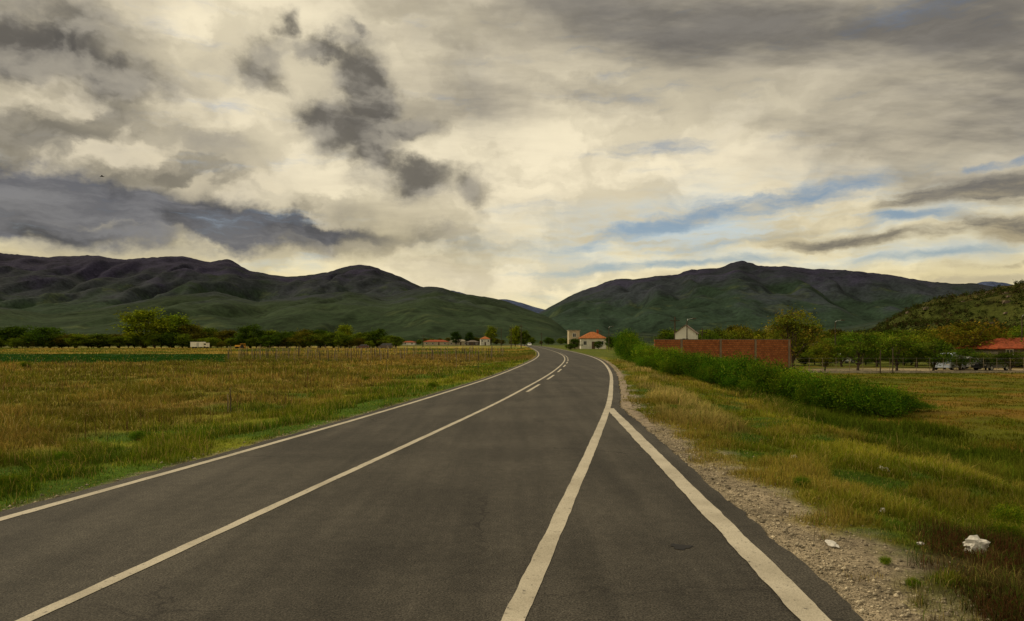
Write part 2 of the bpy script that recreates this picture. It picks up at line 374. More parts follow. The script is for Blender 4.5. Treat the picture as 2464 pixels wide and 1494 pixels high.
def stones(n):
    base=np.array([(1,0,0),(-1,0,0),(0,1,0),(0,-1,0),(0,0,1),(0,0,-.6)],float)
    tr=np.array([(0,2,4),(2,1,4),(1,3,4),(3,0,4),(2,0,5),(1,2,5),(3,1,5),(0,3,5)])
    y=np.exp(rng.uniform(np.log(3.6),np.log(26),n)); dr=np.abs(rng.normal(.2,.42,n))+.01; x=edgex(y)+dr
    m=rng.uniform(0,1,n)<.08; x[m]=leftx(y[m])-.33-np.abs(rng.normal(.1,.12,m.sum()))
    s=np.minimum(.0036*np.exp(rng.normal(0,.7,n))*(1+y*.05),.035); 
    V=base[None]*s[:,None,None]*rng.uniform(.6,1.4,(n,6,3)); a=rng.uniform(0,6.3,n)
    vx=V[...,0]*np.cos(a)[:,None]-V[...,1]*np.sin(a)[:,None]; vy=V[...,0]*np.sin(a)[:,None]+V[...,1]*np.cos(a)[:,None]
    P=np.stack([vx+x[:,None],vy+y[:,None],V[...,2]*.7+(gh(x,y)+.2*s)[:,None]],-1)
    T=(tr[None]+(np.arange(n)*6)[:,None,None]).reshape(-1,3)
    C=np.repeat((np.array([.32,.27,.19])*rng.uniform(.5,1.5,n)[:,None])[:,None],6,1)
    me=tri_mesh('gravel',P.reshape(-1,3),T,C.reshape(-1,3),M_ground)
    meta(link(bpy.data.objects.new('gravel',me)),"loose pale gravel stones along the asphalt edge","gravel","stuff")
stones(24000)

# ------------------------------------------------------------ trees
def leaves(P,S,C,vert=0):
    n=len(P); u=rng.normal(size=(n,3)); u[:,2]+=vert*np.sign(u[:,2]); u/=np.linalg.norm(u,axis=1)[:,None]
    w=rng.normal(size=(n,3)); v=np.cross(u,w); v/=np.linalg.norm(v,axis=1)[:,None]
    S=S[:,None]
    V=np.stack([P-u*S*.9,P+v*S*.5,P+u*S*.9,P-v*S*.5],1)
    T=np.arange(n*4).reshape(n,4)
    return V.reshape(-1,3),T,np.repeat(C,4,0)
def bpy_mesh(name,G,mat):
    me=bpy.data.meshes.new(name); me.from_pydata(G[0],[],G[1]); me.update(); me.materials.append(mat); 
    me.polygons.foreach_set('use_smooth',[True]*len(me.polygons)); return me
def tree_meshes(seed,H,R,th,ncl,nl,ls,cols,cr=.22,flat=1.0,low=.0,vert=0,wisp=0):
    global rng
    rng=np.random.default_rng(seed); rd=random.Random(seed)
    cz=th+(H-th)*.5; rz=(H-th)*.5
    G=tube([(0,0,-.2),(.02*H*rd.uniform(-1,1),0,th*.5),(.03*H*rd.uniform(-1,1),.02*H*rd.uniform(-1,1),th),(0,0,cz+rz*.5)],[H*.028,H*.021,H*.017,H*.004])
    cl=[]
    for i in range(9):
        a=i*2.4+rd.uniform(-.4,.4); e=rd.uniform(.1,1.2); r=rd.uniform(.55,.85)
        end=Vector((math.cos(a)*R*r*math.cos(e),math.sin(a)*R*r*math.cos(e),cz+rz*(math.sin(e)*1.5-.65)*.9))
        st=Vector((0,0,th*rd.uniform(.75,1.25))); mid=(st+end)/2+Vector((rd.uniform(-.1,.1)*R,rd.uniform(-.1,.1)*R,.08*H))
        G=join(G,tube([st,mid,end],[H*.011,H*.007,H*.002],5)); cl.append(end)
        for j in range(3):
            e2=mid.lerp(end,rd.uniform(0,.8)); e3=e2+Vector((rd.uniform(-1,1)*R*.4,rd.uniform(-1,1)*R*.4,rd.uniform(0,.45)*rz))
            e3.z=min(e3.z,H*.97)
            G=join(G,tube([e2,e3],[H*.005,H*.0015],4)); cl.append(e3)
    d=rng.normal(size=(ncl,3)); d/=np.linalg.norm(d,axis=1)[:,None]; rr=rng.uniform(.35,1,ncl)**.5
    Cn=d*rr[:,None]*np.array([R*.88,R*.88,rz*.9]); Cn[:,2]+=cz
    t=np.clip((Cn[:,2]-th)/(H-th),0,1); k=.75+.45*np.sin(t*math.pi*.9+.3); Cn[:,0]*=k*.85;Cn[:,1]*=k*.85
    Cn=np.concatenate([Cn,np.array([tuple(c) for c in cl])])
    shade=rng.uniform(.5,1.5,len(Cn)); rad=cr*R*rng.uniform(.6,1.5,len(Cn))
    ii=rng.integers(0,len(Cn),nl); off=rng.normal(size=(nl,3))*.55
    P=Cn[ii]+off*rad[ii][:,None]*np.array([1,1,.75*flat]); 
    if wisp:   # upright twiggy shoots sticking out of the top
        nw=wisp; k2=28; a=rng.uniform(0,6.28,nw); r=R*np.sqrt(rng.uniform(0,1,nw))*.9; top=H*(.75+.35*rng.uniform(0,1,nw))*(1-.25*(r/R)**2)
        tt=rng.uniform(.5,1.08,(nw,k2)); lean=rng.normal(0,.12,(nw,2))*H
        PW=np.stack([np.cos(a)[:,None]*r[:,None]+lean[:,:1]*tt,np.sin(a)[:,None]*r[:,None]+lean[:,1:]*tt,top[:,None]*tt],-1).reshape(-1,3)+rng.normal(0,.025*H,(nw*k2,3))
        P=np.concatenate([P,PW]); ii=np.concatenate([ii,np.repeat(rng.integers(0,len(Cn),nw),k2)])
    m=(P[:,2]>low)&(P[:,2]<H*(1.04 if not wisp else 1.2)); P=P[m]; ii=ii[m]
    c0=np.array(cols)[rng.integers(0,len(cols),len(Cn))]
    C=c0[ii]*shade[ii][:,None]*rng.uniform(.7,1.3,len(ii))[:,None]
    V,T,CC=leaves(P,ls*rng.uniform(.6,1.4,len(P)),C,vert)
    return bpy_mesh('trunk',G,M_bark), tri_mesh('crown',V,T,CC,M_leaf)
def put_tree(ms,x,y,h,wscale,tint,label,group=None,cat="tree",name="tree",z=None):
    H0,R0,tm,cm=ms
    s=h/H0
    e=empty(name,(x,y,(g1(x,y) if z is None else z)),random.uniform(0,6.28),(s*wscale,s*wscale,s))
    meta(e,label,cat,None,group)
    t=bpy.data.objects.new('trunk',tm); link(t,e)
    c=bpy.data.objects.new('crown',cm); c.color=(*tint,1); link(c,e); return e
G1=[(.080,.118,.011),(.105,.132,.013),(.06,.092,.011)]
G2=[(.15,.175,.017),(.10,.14,.014),(.19,.17,.024)]
G3=[(.075,.145,.009),(.11,.175,.011),(.045,.10,.009),(.15,.18,.016)]
VA=[]
for sd in (1,2,3): VA.append((10,3.6)+tree_meshes(sd,10,3.6,.6,75,5600,.22,G1,.27))
for sd in (4,5): VA.append((10,4.0)+tree_meshes(sd,10,4.0,.4,90,6400,.22,G1,.27))
SP=[]
for sd,nl in ((11,4200),(12,6000),(13,4800)): SP.append((6,2.3)+tree_meshes(sd,6,2.3,.8,56,nl,.11,G2,.26))
BS=[]
for sd in (21,22,23): BS.append((2,1.3)+tree_meshes(sd,2,1.3,.02,60,9500,.042,G3,.36,1,-.05,1.2,90))
def hw2w(hw,Yd,h,ms): return (hw/F*Yd)/(ms[1]*h/ms[0])
dk=(.7,.85,.7); br=(1.2,.78,.75); lt=(2.0,1.75,.9); md=(1.2,1.2,.9)
TL=[(-80,788,50,dk),(-20,790,45,dk),(40,784,48,(.6,.75,.6)),(118,786,46,(.65,.85,.65)),(182,802,40,br),(238,801,40,md),(285,800,36,br),(350,742,56,lt),(418,756,46,(1.6,1.6,.9)),(455,778,36,br),(500,786,36,md),(546,790,32,br),(604,781,34,dk),(650,794,34,md),(692,795,32,dk),(728,790,30,br),(766,789,34,dk),(802,799,30,md),(832,780,24,lt),(870,798,30,md),(908,789,30,dk),(938,804,20,md)]
for i,(b,top,hw,tn) in enumerate(TL):
    Yd=252+random.uniform(-8,15); X0=bx(b,Yd); h=ez(top,Yd)-g1(X0,Yd); ms=VA[i%5]
    lab="tall broad olive green tree standing above the tree line" if top<760 else ("brownish budding tree in the field edge tree line" if tn is br else "dark green deciduous tree in the field edge tree line")
    put_tree(ms,X0,Yd,h,hw2w(hw,Yd,h,ms)*1.12,tn,lab,"trees along the field edge")
for i in range(62):
    b=-60+i*16.5+random.uniform(-8,8); Yd=244+random.uniform(-4,8)
    X0=bx(b,Yd); h=random.uniform(2.6,5.8); ms=VA[i%5]; tn=random.choice([dk,br,md,md,(1.7,1.6,.9)])
    put_tree(ms,X0,Yd,h,random.uniform(1.5,2.4),tn,"low scrubby tree under the field edge tree line","scrub trees along the field edge")
for i in range(26):
    b=940+i*17+random.uniform(-6,6); Yd=random.uniform(470,540); h=random.uniform(3,6)
    if b>1385: Yd=random.uniform(300,330)
    put_tree(VA[i%5],bx(b,Yd),Yd,h,random.uniform(1.4,2.2),random.choice([dk,md,br]),"small distant tree near the farm houses","distant trees by the farm houses",z=-.3)
for (b,top,hw,Yd,tn) in [(1097,796,13,430,(.35,.5,.6)),(1130,797,11,430,(.35,.5,.6)),(1182,784,14,480,lt),(1240,782,17,330,lt),(1262,796,14,330,md)]:
    X0=bx(b,Yd); h=ez(top,Yd)+.3; ms=VA[int(b)%5]; put_tree(ms,X0,Yd,h,hw2w(hw,Yd,h,ms)*1.1,tn,"round leafy tree beside the farm houses")
RT=[(1908,80,733,62,0,(1.0,.9,.9)),(1985,74,820,40,1,(.8,.85,.6)),(2065,71,790,50,2,(.6,.85,.6)),(2158,72,800,50,0,(.7,.9,.6)),(2246,71,814,44,1,(.55,.75,.6)),(2345,88,764,72,2,(.9,.7,.6)),(2432,71,842,40,0,(.5,.6,.5)),(2530,76,800,50,1,(.7,.85,.6)),
    (2205,84,802,54,2,(.9,1.,.6)),(2310,74,836,40,1,(.5,.7,.5)),(2025,86,824,42,0,(.9,.9,.6)),(2372,74,843,38,0,(.5,.6,.5)),(2110,86,815,44,1,(.6,.75,.6)),
    (1735,92,785,34,1,(.8,.9,.7)),(1785,94,778,40,0,(1.,.9,.7)),(1840,92,782,36,2,(1.2,1.05,.7)),(1710,88,794,26,0,(.5,.7,.6)),(1872,90,790,30,1,(.9,.9,.7)),
    (2010,112,806,50,1,(.6,.85,.6)),(2100,120,794,60,0,(.75,.95,.6)),(2190,112,786,62,2,(.8,.95,.7)),(2280,118,776,66,0,(1.,.8,.6)),(2395,118,794,56,1,(.8,.85,.6)),(2470,118,786,56,2,(.7,.85,.6)),(2560,118,786,60,0,(.7,.85,.6)),(1950,104,804,42,2,(1.1,1.05,.7))]
for (b,Yd,top,hw,k,tn) in RT:
    X0=bx(b,Yd); h=ez(top,Yd)-g1(X0,Yd); ms=SP[k]
    put_tree(ms,X0,Yd,h,hw2w(hw,Yd,h,ms)*1.1,tn,"tall sparse spring tree with light olive leaves beside the wall" if b==1908 else "small fruit tree with fresh leaves in a garden","fruit trees in the gardens")
for i in range(24):
    b=1935+i*26+random.uniform(-10,10); Yd=random.uniform(86,108); X0=bx(b,Yd); h=random.uniform(1.5,3.0)
    if 2000<b<2050: continue
    put_tree(VA[i%5],X0,Yd,h,random.uniform(1.6,2.3),random.choice([(.55,.75,.6),(.7,.85,.6),(.9,.8,.6)]),"dense rounded garden bush","garden bushes","bush","bush")
for i in range(36):
    b=1600+i*27+random.uniform(-12,12); Yd=random.uniform(135,175); X0=bx(b,Yd); h=random.uniform(3.0,6.2)
    put_tree(VA[i%5],X0,Yd,h,random.uniform(1.3,2.0),random.choice([dk,md,br,(1.4,1.35,.9)]),"leafy tree in the row behind the gardens","tree row behind the gardens")
HB=[(28.8,15.5,-.05,1.3),(30,14.9,.30,1.3),(31.5,14.3,.52,1.3),(33,13.7,.88,1.35),(35,13.1,.90,1.4),(37.5,12.6,1.15,1.4),(40,12.2,1.1,1.4),(43,11.9,1.25,1.4),(46.5,11.7,1.22,1.4),(50,11.5,1.45,1.4),(54,11.4,1.55,1.4),(58,11.4,1.85,1.4),(63,11.9,1.85,1.4),(69,12.6,2.1,1.5),(76,13.2,2.5,1.5),(84,14.3,3.0,1.6),(93,15.6,3.4,1.7),(103,17.2,3.7,1.8),
    (30.5,16.5,.0,1.4),(33,15.4,.40,1.4),(37,14.5,.65,1.4),(42,13.7,.9,1.4),(48,13.4,1.0,1.4),(54,13.3,1.1,1.2),(35,16.8,.0,1.3),(31,17.8,-.5,1.2),(41,16,.2,1.4),(39,11.4,.45,.9),(34.5,12.2,.3,.95),(45,10.6,.65,.9),(52,10.3,.85,.9),(31,13.6,.0,.8),(36,11.8,.2,.7)]
for i,(yb,xb_,tz,r) in enumerate(HB):
    h=(tz-g1(xb_,yb))*.95+random.uniform(-.18,.16); h=max(h,.35)
    ms=BS[i%3]; put_tree(ms,xb_,yb,h,r/(ms[1]*h/2),random.choice([(.7,.85,.7),(.9,1.,.8),(.5,.68,.6),(1.1,1.1,.8)]),"dense green roadside shrub on the embankment","shrubs along the embankment","bush","bush")
for (b,Yd,top,hw) in [(1383,185,812,13),(1440,180,818,10),(1470,175,806,14),(1372,170,826,12)]:
    X0=bx(b,Yd); h=ez(top,Yd)-g1(X0,Yd); ms=VA[1]; put_tree(ms,X0,Yd,h,hw2w(hw,Yd,h,ms)*1.2,dk,"small dark tree beside the roadside house")
for i,(b,Yd,h) in enumerate([(60,60,.6),(20,9.5,.22),(330,16,.2),(150,13,.2),(880,40,.3),(1040,30,.25),(2420,7.4,.22),(2440,8.2,.30),(1930,9.5,.14),(2200,5.6,.08),(2130,6.2,.07)]):
    X0=bx(b,Yd); put_tree(BS[i%3],X0,Yd,h,1.3,random.choice([(.8,.9,.7),(1.2,1.1,.8)]),"small leafy weed clump in the grass","weed clumps in the verge","plant","weed_plant")

# ------------------------------------------------------------ mountains
def mountmat(name,top,mid,low,zt,zm,sc,con=.5,bump=.2,patch=(.065,.082,.036)):
    m,B,b=newmat(name,.95,.02); g=B.n('ShaderNodeNewGeometry').outputs['Position']; z=B.n('ShaderNodeSeparateXYZ'); B.put(z.inputs[0],g)
    n=B.noise(g,.0022*sc,5,.6); n2=B.noise(g,.010*sc,5,.65); n3=B.noise(g,.05*sc,3,.7)
    zz=B.m('ADD',z.outputs[2],B.m('MULTIPLY',B.m('SUBTRACT',n,.5),zt*1.6))
    c=B.mix(B.mr(zz,zm*.4,zm),low,mid); c=B.mix(B.mr(zz,zm*1.0,zt),c,top)
    pm=B.m('MULTIPLY',B.mr(B.noise(g,.006*sc,4,.65),.56,.66),B.mr(zz,zm*1.3,zm*.5)); c=B.mix(B.m('MULTIPLY',pm,.5),c,patch)
    c=B.mix(B.mr(n2,.48,.64),c,B.vm('SCALE',c,sc=con)); c=B.vm('SCALE',c,sc=B.mr(n3,.3,.7,.75,1.25)); c=B.vm('SCALE',c,sc=B.mr(n,.3,.7,.75,1.3))
    B.put(b.inputs['Base Color'],c)
    q=B.n('ShaderNodeBump'); q.inputs['Strength'].default_value=bump; q.inputs['Distance'].default_value=14/sc
    B.put(q.inputs['Height'],B.m('ADD',n2,B.m('MULTIPLY',n3,.6))); B.put(b.inputs['Normal'],q.outputs[0]); return m
def ridge(name,label,pts,D0,D1,mat,rough=.35,seed=0,nx=640,nt=110,jag=.012,fs=1.0):
    b=np.linspace(-900,3400,nx); sil=np.interp(b,[p[0] for p in pts],[p[1] for p in pts])
    k=np.hanning(7); k/=k.sum(); sil=np.convolve(np.pad(sil,3,'edge'),k,'valid')
    t=np.concatenate([np.linspace(0,1,nt),np.linspace(1.06,1.5,8)])
    Bm,Tm=np.meshgrid(b,t); Sm=np.tile(sil,(len(t),1))
    D=D0+(D1-D0)*Tm; Xw=(Bm-CX)/F*D
    Zr=np.maximum((HY-Sm)/F*D1,0)
    s=np.where(Tm<=1,Tm**1.15,1-(Tm-1)*1.4)
    sc=1/(.19*(D1-D0))*fs
    wx=Xw+(fbm(Xw*sc*1.5,D*sc,3,seed+20)-.5)*.5/sc
    sab=lambda q: np.sqrt(q*q+.012)
    r1=1-sab(2*fbm(wx*sc,D*sc*.38,3,seed)-1); r2=1-sab(2*fbm(wx*sc*2.8,D*sc*1.0,3,seed+9)-1)
    env=np.where(Tm<=1,np.sin(np.clip(Tm,0,1)*math.pi)**.8,0)
    Z=Zr*s+Zr*env*rough*((r1-.70)*1.5+(r2-.7)*.45)
    Z+=Zr*np.exp(-((Tm-1)/.04)**2)*jag*(fbm(Bm*.09,Tm*0,4,seed+4)-.5)*2
    lim=EYE+(np.maximum(HY-Sm,0)/F)*D*.985
    Z=np.where(Tm<.985,np.minimum(Z,lim),Z)
    Z=Z-np.where(Sm>=HY-1,12,0)-18*(Tm<.02)
    i=np.arange(Bm.size).reshape(Bm.shape)
    Qd=np.stack([i[:-1,:-1],i[:-1,1:],i[1:,1:],i[1:,:-1]],-1).reshape(-1,4)
    me=tri_mesh(name,np.stack([Xw.ravel(),D.ravel(),Z.ravel()],1),Qd,None,mat,True)
    meta(link(bpy.data.objects.new(name,me)),label,"mountain" if D1>1000 else "hill","structure")
    return Xw,D,Z,Tm,Bm
MA=mountmat('forested_mountain',(.027,.025,.046),(.029,.034,.040),(.028,.046,.026),640,430,1,.65)  # bluish upper tones put distance haze into the base colour
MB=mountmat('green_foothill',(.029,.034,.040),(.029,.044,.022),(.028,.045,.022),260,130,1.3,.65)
MC=mountmat('purple_mountain',(.027,.026,.046),(.029,.036,.042),(.027,.046,.030),560,330,1,.65)  # blue-purple tint again carries painted distance haze
MD=mountmat('rocky_hill_cover',(.060,.052,.015),(.046,.055,.012),(.045,.058,.013),40,18,12,.35,.8,(.07,.06,.03))
ME=mountmat('far_ridge_haze',(.06,.08,.15),(.06,.08,.15),(.06,.08,.15),1400,500,1,patch=(.06,.08,.15))  # whole ridge in haze blue, aerial haze painted as surface colour
MF=mountmat('valley_spur_cover',(.022,.031,.031),(.022,.034,.026),(.024,.036,.021),200,60,1.5,.6)
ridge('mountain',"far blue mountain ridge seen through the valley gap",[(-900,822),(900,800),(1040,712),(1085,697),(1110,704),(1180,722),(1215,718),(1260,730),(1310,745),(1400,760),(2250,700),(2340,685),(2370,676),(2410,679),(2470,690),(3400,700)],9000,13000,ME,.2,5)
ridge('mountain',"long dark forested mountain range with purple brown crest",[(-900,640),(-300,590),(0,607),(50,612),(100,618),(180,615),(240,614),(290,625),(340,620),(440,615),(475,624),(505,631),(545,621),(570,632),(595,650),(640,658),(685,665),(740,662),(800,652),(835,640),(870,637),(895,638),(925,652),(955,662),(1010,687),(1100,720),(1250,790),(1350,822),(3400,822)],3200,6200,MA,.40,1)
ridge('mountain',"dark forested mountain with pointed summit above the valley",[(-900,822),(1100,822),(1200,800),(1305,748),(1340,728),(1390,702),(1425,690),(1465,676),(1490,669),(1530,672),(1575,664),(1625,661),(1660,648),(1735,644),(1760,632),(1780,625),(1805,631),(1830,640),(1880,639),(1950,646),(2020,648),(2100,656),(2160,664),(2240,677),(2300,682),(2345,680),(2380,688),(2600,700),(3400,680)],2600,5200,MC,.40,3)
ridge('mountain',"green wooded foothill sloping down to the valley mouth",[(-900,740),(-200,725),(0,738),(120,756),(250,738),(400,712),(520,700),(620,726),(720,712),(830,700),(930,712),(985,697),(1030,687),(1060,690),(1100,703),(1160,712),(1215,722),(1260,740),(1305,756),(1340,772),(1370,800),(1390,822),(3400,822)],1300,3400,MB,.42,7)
ridge('hill',"dark low wooded spur at the foot of the mountain",[(-900,822),(1300,822),(1350,806),(1420,803),(1500,797),(1600,800),(1680,790),(1760,796),(1850,790),(1950,796),(2050,782),(2130,765),(2300,750),(2500,740),(3400,740)],900,1600,MF,.4,12)
hx=ridge('hill',"rocky brown scrub covered hillside rising beside the gardens",[(-900,822),(1880,822),(1960,806),(2050,798),(2110,788),(2135,768),(2165,748),(2205,730),(2260,713),(2330,702),(2400,686),(2464,672),(2700,640),(3400,600)],230,520,MD,.45,15,700,110,.05,1.0)
rng=np.random.default_rng(5)
Xh,Dh,Zh,Th,Bh=[a.ravel() for a in hx]
ok=np.where((Bh>1960)&(Bh<2700)&(Th<1.0)&(Th>.05))[0]
pick=rng.choice(ok,4200); Pc=np.stack([Xh[pick],Dh[pick],Zh[pick]],1)+rng.normal(0,1.5,(4200,3))*np.array([1,1,.1])
nl=20; sz=rng.uniform(.7,1.9,4200); P=(Pc[:,None]+rng.normal(0,.5,(4200,nl,3))*sz[:,None,None]+np.array([0,0,.6])*sz[:,None,None]).reshape(-1,3)
Cb=np.array([(.035,.052,.010),(.052,.062,.012),(.050,.040,.014)])[rng.integers(0,3,4200)]*rng.uniform(.6,1.3,4200)[:,None]
V,T,CC=leaves(P,np.full(len(P),.55),np.repeat(Cb,nl,0)); meta(link(bpy.data.objects.new('hillside_scrub',tri_mesh('hillside_scrub',V,T,CC,M_leaf))),"dark green and brown scrub covering the rocky hillside","scrub","stuff")
pick=rng.choice(np.where((Bh>2150)&(Bh<2600)&(Th<.9)&(Th>.45))[0],160)
V=[];Fc=[]
for k in pick:
    s=random.uniform(.6,2.2); b0=len(V)
    for q in [(-1,-.6,-.6),(1,-.7,-.5),(.8,.7,-.5),(-.9,.6,-.6),(-.6,-.4,.6),(.7,-.5,.45),(.5,.5,.7),(-.6,.5,.5)]:
        V.append((Xh[k]+q[0]*s*1.4*random.uniform(.7,1.2),Dh[k]+q[1]*s,Zh[k]+q[2]*s*.7*random.uniform(.7,1.3)))
    Fc+=[(b0+4,b0+5,b0+6,b0+7),(b0,b0+1,b0+5,b0+4),(b0+1,b0+2,b0+6,b0+5),(b0+2,b0+3,b0+7,b0+6),(b0+3,b0,b0+4,b0+7)]
o=mk('rock_outcrops',V,Fc,plain('limestone',(.13,.10,.07),.95,.1,.4,.6,.5)); meta(o,"pale limestone outcrops scattered over the hillside","rocks","stuff")

# ------------------------------------------------------------ buildings
M_tile=plain('clay_tile',(.36,.125,.04),.85,.1,.35,3,.5); M_tile2=plain('old_clay_tile',(.28,.070,.03),.85,.1,.4,3,.5)
M_wallw=plain('whitewash',(.66,.62,.52),.9,.1,.15,.8,.1); M_wally=plain('cream_render',(.44,.37,.25),.9,.1,.2,.6,.1)
M_door=plain('brown_door',(.10,.06,.035),.7,.2,.2,3)
def house(x,y,rot,w,d,h,rh,kind,mw,mr,label,wins=3,door=True,z=None,ov=.35,chim=False,name='house'):
    e=empty(name,(x,y,g1(x,y) if z is None else z),rot); meta(e,label,name.replace('_',' '))
    if kind=='flat':
        mk('wall',*boxes([(-w/2,w/2,-d/2,d/2,-.3,h)]),mw,e); mk('roof',*boxes([(-w/2-.15,w/2+.15,-d/2-.15,d/2+.15,h+.002,h+.2)]),mr,e)
    elif kind=='gable':
        V=[(-w/2,-d/2,-.3),(w/2,-d/2,-.3),(w/2,-d/2,h),(0,-d/2,h+rh),(-w/2,-d/2,h)]; V+=[(a,d/2,c) for a,_,c in V]
        mk('wall',V,[(0,1,2,3,4),(9,8,7,6,5),(0,5,6,1),(1,6,7,2),(0,4,9,5)],mw,e)
        k=rh/(w/2); a=w/2+ov; zb=h-ov*k
        V=[]
        for yv in (-d/2-ov,d/2+ov): V+=[(-a,yv,zb+.02),(0,yv,h+rh+.02),(a,yv,zb+.02),(-a,yv,zb+.10),(0,yv,h+rh+.11),(a,yv,zb+.10)]
        mk('roof',V,[(0,1,7,6),(1,2,8,7),(3,9,10,4),(4,10,11,5),(0,3,4,1),(1,4,5,2),(6,7,10,9),(7,8,11,10),(0,6,9,3),(2,5,11,8)],mr,e)
    else:
        mk('wall',*boxes([(-w/2,w/2,-d/2,d/2,-.3,h)]),mw,e)
        a=w/2+ov;b=d/2+ov; r=max(w/2-d/2,0.05)
        V=[(-a,-b,h+.003),(a,-b,h+.003),(a,b,h+.003),(-a,b,h+.003),(-a,-b,h+.12),(a,-b,h+.12),(a,b,h+.12),(-a,b,h+.12),(-r,0,h+rh),(r,0,h+rh)]
        mk('roof',V,[(0,3,2,1),(0,1,5,4),(1,2,6,5),(2,3,7,6),(3,0,4,7),(4,5,9,8),(5,6,9),(6,7,8,9),(7,4,8)],mr,e)
    n=wins+(1 if door else 0)
    for i in range(n):
        cx=-w/2+w*(i+.5)/n
        if door and i==n//2:
            mk('door',*boxes([(cx-.45,cx+.45,-d/2-.03,-d/2+.02,0,min(2.05,h-.2))]),M_door,e)
        else:
            z0=h-1.75 if h>2.2 else h*.3; q=mk('window',*boxes([(cx-.42,cx+.42,-d/2-.02,-d/2+.02,z0,z0+1.0)]),M_glass,e)
            mk('frame',*boxes([(cx-.50,cx-.42,-d/2-.05,-d/2+.02,z0-.08,z0+1.08),(cx+.42,cx+.50,-d/2-.05,-d/2+.02,z0-.08,z0+1.08),(cx-.42,cx+.42,-d/2-.05,-d/2+.02,z0+1.0,z0+1.08),(cx-.42,cx+.42,-d/2-.05,-d/2+.02,z0-.08,z0),(cx-.025,cx+.025,-d/2-.04,-d/2+.02,z0,z0+1.0)]),M_white,q)
    if chim: mk('chimney',*boxes([(w*.18,w*.18+.5,-.25,.25,h,h+rh+.6)]),M_tile2,e)
    return e
Yd=190
house(bx(1428,Yd),Yd+3,.0,7.0,6.0,2.9,1.9,'hip',M_wallw,M_tile,"small white roadside house with orange hipped tile roof",2,True,chim=True)
house(bx(1380,Yd+6),Yd+6,.05,3.1,3.4,5.2,0,'flat',M_wally,M_conc,"tall narrow cream utility building beside the road",1,False,name='utility_building')
house(bx(1652,98),98,-.38,2.9,2.2,2.9,1.1,'gable',plain('bright_whitewash',(.78,.74,.66),.9,.1,.08,.8,.1),plain('grey_roof',(.22,.16,.12),.8,.2,.3,2),"small white gabled house behind the brick wall",1,False,z=0.30,ov=.18)
house(bx(1167,440),440,.1,6.0,7,4.0,1.8,'hip',M_wallw,M_tile,"two storey white farm house with orange roof",2,True,z=-.3)
house(bx(1104,445),445,0,12,7,2.4,1.4,'hip',M_wally,M_conc,"long low pale farm shed",3,True,z=-.3,name='farm_shed')
house(bx(1137,425),425,0,8,6,2.0,1.2,'hip',plain('dark_planks',(.09,.07,.06),.9,.1,.3,1),plain('dull_roof',(.15,.12,.10),.8,.1,.3,2),"low dark wooden farm shed",2,True,z=-.3,name='farm_shed')
house(bx(1050,450),450,0,16,7,2.2,1.3,'hip',M_wally,M_tile2,"long low farm barn with faded red roof",3,True,z=-.3,name='farm_barn')
house(bx(985,470),470,0,9,6,1.8,1.0,'hip',M_wallw,M_tile2,"small distant shed among trees",2,False,z=-.3,name='farm_shed')
house(bx(2490,84),86,.1,12.0,6,1.55,1.4,'hip',plain('dark_plaster',(.10,.085,.065),.9,.1,.3,1),plain('rust_tile',(.27,.062,.024),.85,.1,.4,3,.5),"low house with broad dark red tile roof in a garden",3,True,z=-.45)  # walls given a dark plaster colour
house(bx(2020,125),125,0,11,5,2.1,.1,'flat',M_wally,M_conc,"long low flat roofed outbuilding behind the gardens",4,True,z=-.2,name='outbuilding')
house(bx(2170,128),128,0,9,5,2.0,.1,'flat',plain('grey_green_wall',(.2,.22,.18),.9,.1,.2,1),M_conc,"grey flat roofed outbuilding behind fruit trees",3,True,z=-.2,name='outbuilding')

def brickmat():
    m,B,b=newmat('hollow_red_brick',.9,.1); tc=B.n('ShaderNodeTexCoord').outputs['Object']; s=B.n('ShaderNodeSeparateXYZ'); B.put(s.inputs[0],tc)
    c=B.n('ShaderNodeCombineXYZ'); B.put(c.inputs[0],s.outputs[0]); B.put(c.inputs[1],s.outputs[2])
    q=B.n('ShaderNodeTexBrick'); B.put(q.inputs['Vector'],c.outputs[0]); q.inputs['Scale'].default_value=1; q.inputs['Brick Width'].default_value=.27; q.inputs['Row Height'].default_value=.21; q.inputs['Mortar Size'].default_value=.016
    q.inputs['Color1'].default_value=(.40,.135,.045,1); q.inputs['Color2'].default_value=(.28,.085,.03,1); q.inputs['Mortar'].default_value=(.13,.08,.05,1)
    n=B.noise(tc,1.3,5,.7); n2=B.noise(tc,9,4,.7)
    v=B.vm('SCALE',q.outputs[0],sc=B.mr(n,.3,.7,.78,1.15)); 
    h=B.n('ShaderNodeTexVoronoi'); h.inputs['Scale'].default_value=4.2; B.put(h.inputs['Vector'],c.outputs[0])
    v=B.mix(B.m('MULTIPLY',B.mr(h.outputs['Distance'],.18,.3,1,0),B.mr(n2,.48,.60)),v,(.05,.02,.012))
    B.put(b.inputs['Base Color'],v)
    bp=B.n('ShaderNodeBump'); bp.inputs['Distance'].default_value=.02; B.put(bp.inputs['Height'],q.outputs['Fac']); bp.invert=True; B.put(b.inputs['Normal'],bp.outputs[0]); return m
M_post=plain('stained_concrete',(.19,.14,.095),.9,.2,.25,2,.3)
Yw=75.; zw=-.95; xa=bx(1575,Yw); xb=bx(1903,Yw)
e=empty('brick_wall',(xa,Yw,zw)); meta(e,"unrendered red hollow brick wall with concrete posts","wall")
top=ez(816,Yw)-zw; L=xb-xa
posts=[bx(v,Yw)-xa for v in (1640,1734,1818,1899)]
mk('brick_panel',*boxes([(0,L,0,.22,-.3,top-.07)]),brickmat(),e)
for p in posts: mk('post',*boxes([(p-.11,p+.11,-.05,.28,-.3,top+.02)]),M_post,e)
edges=[-.0]+posts
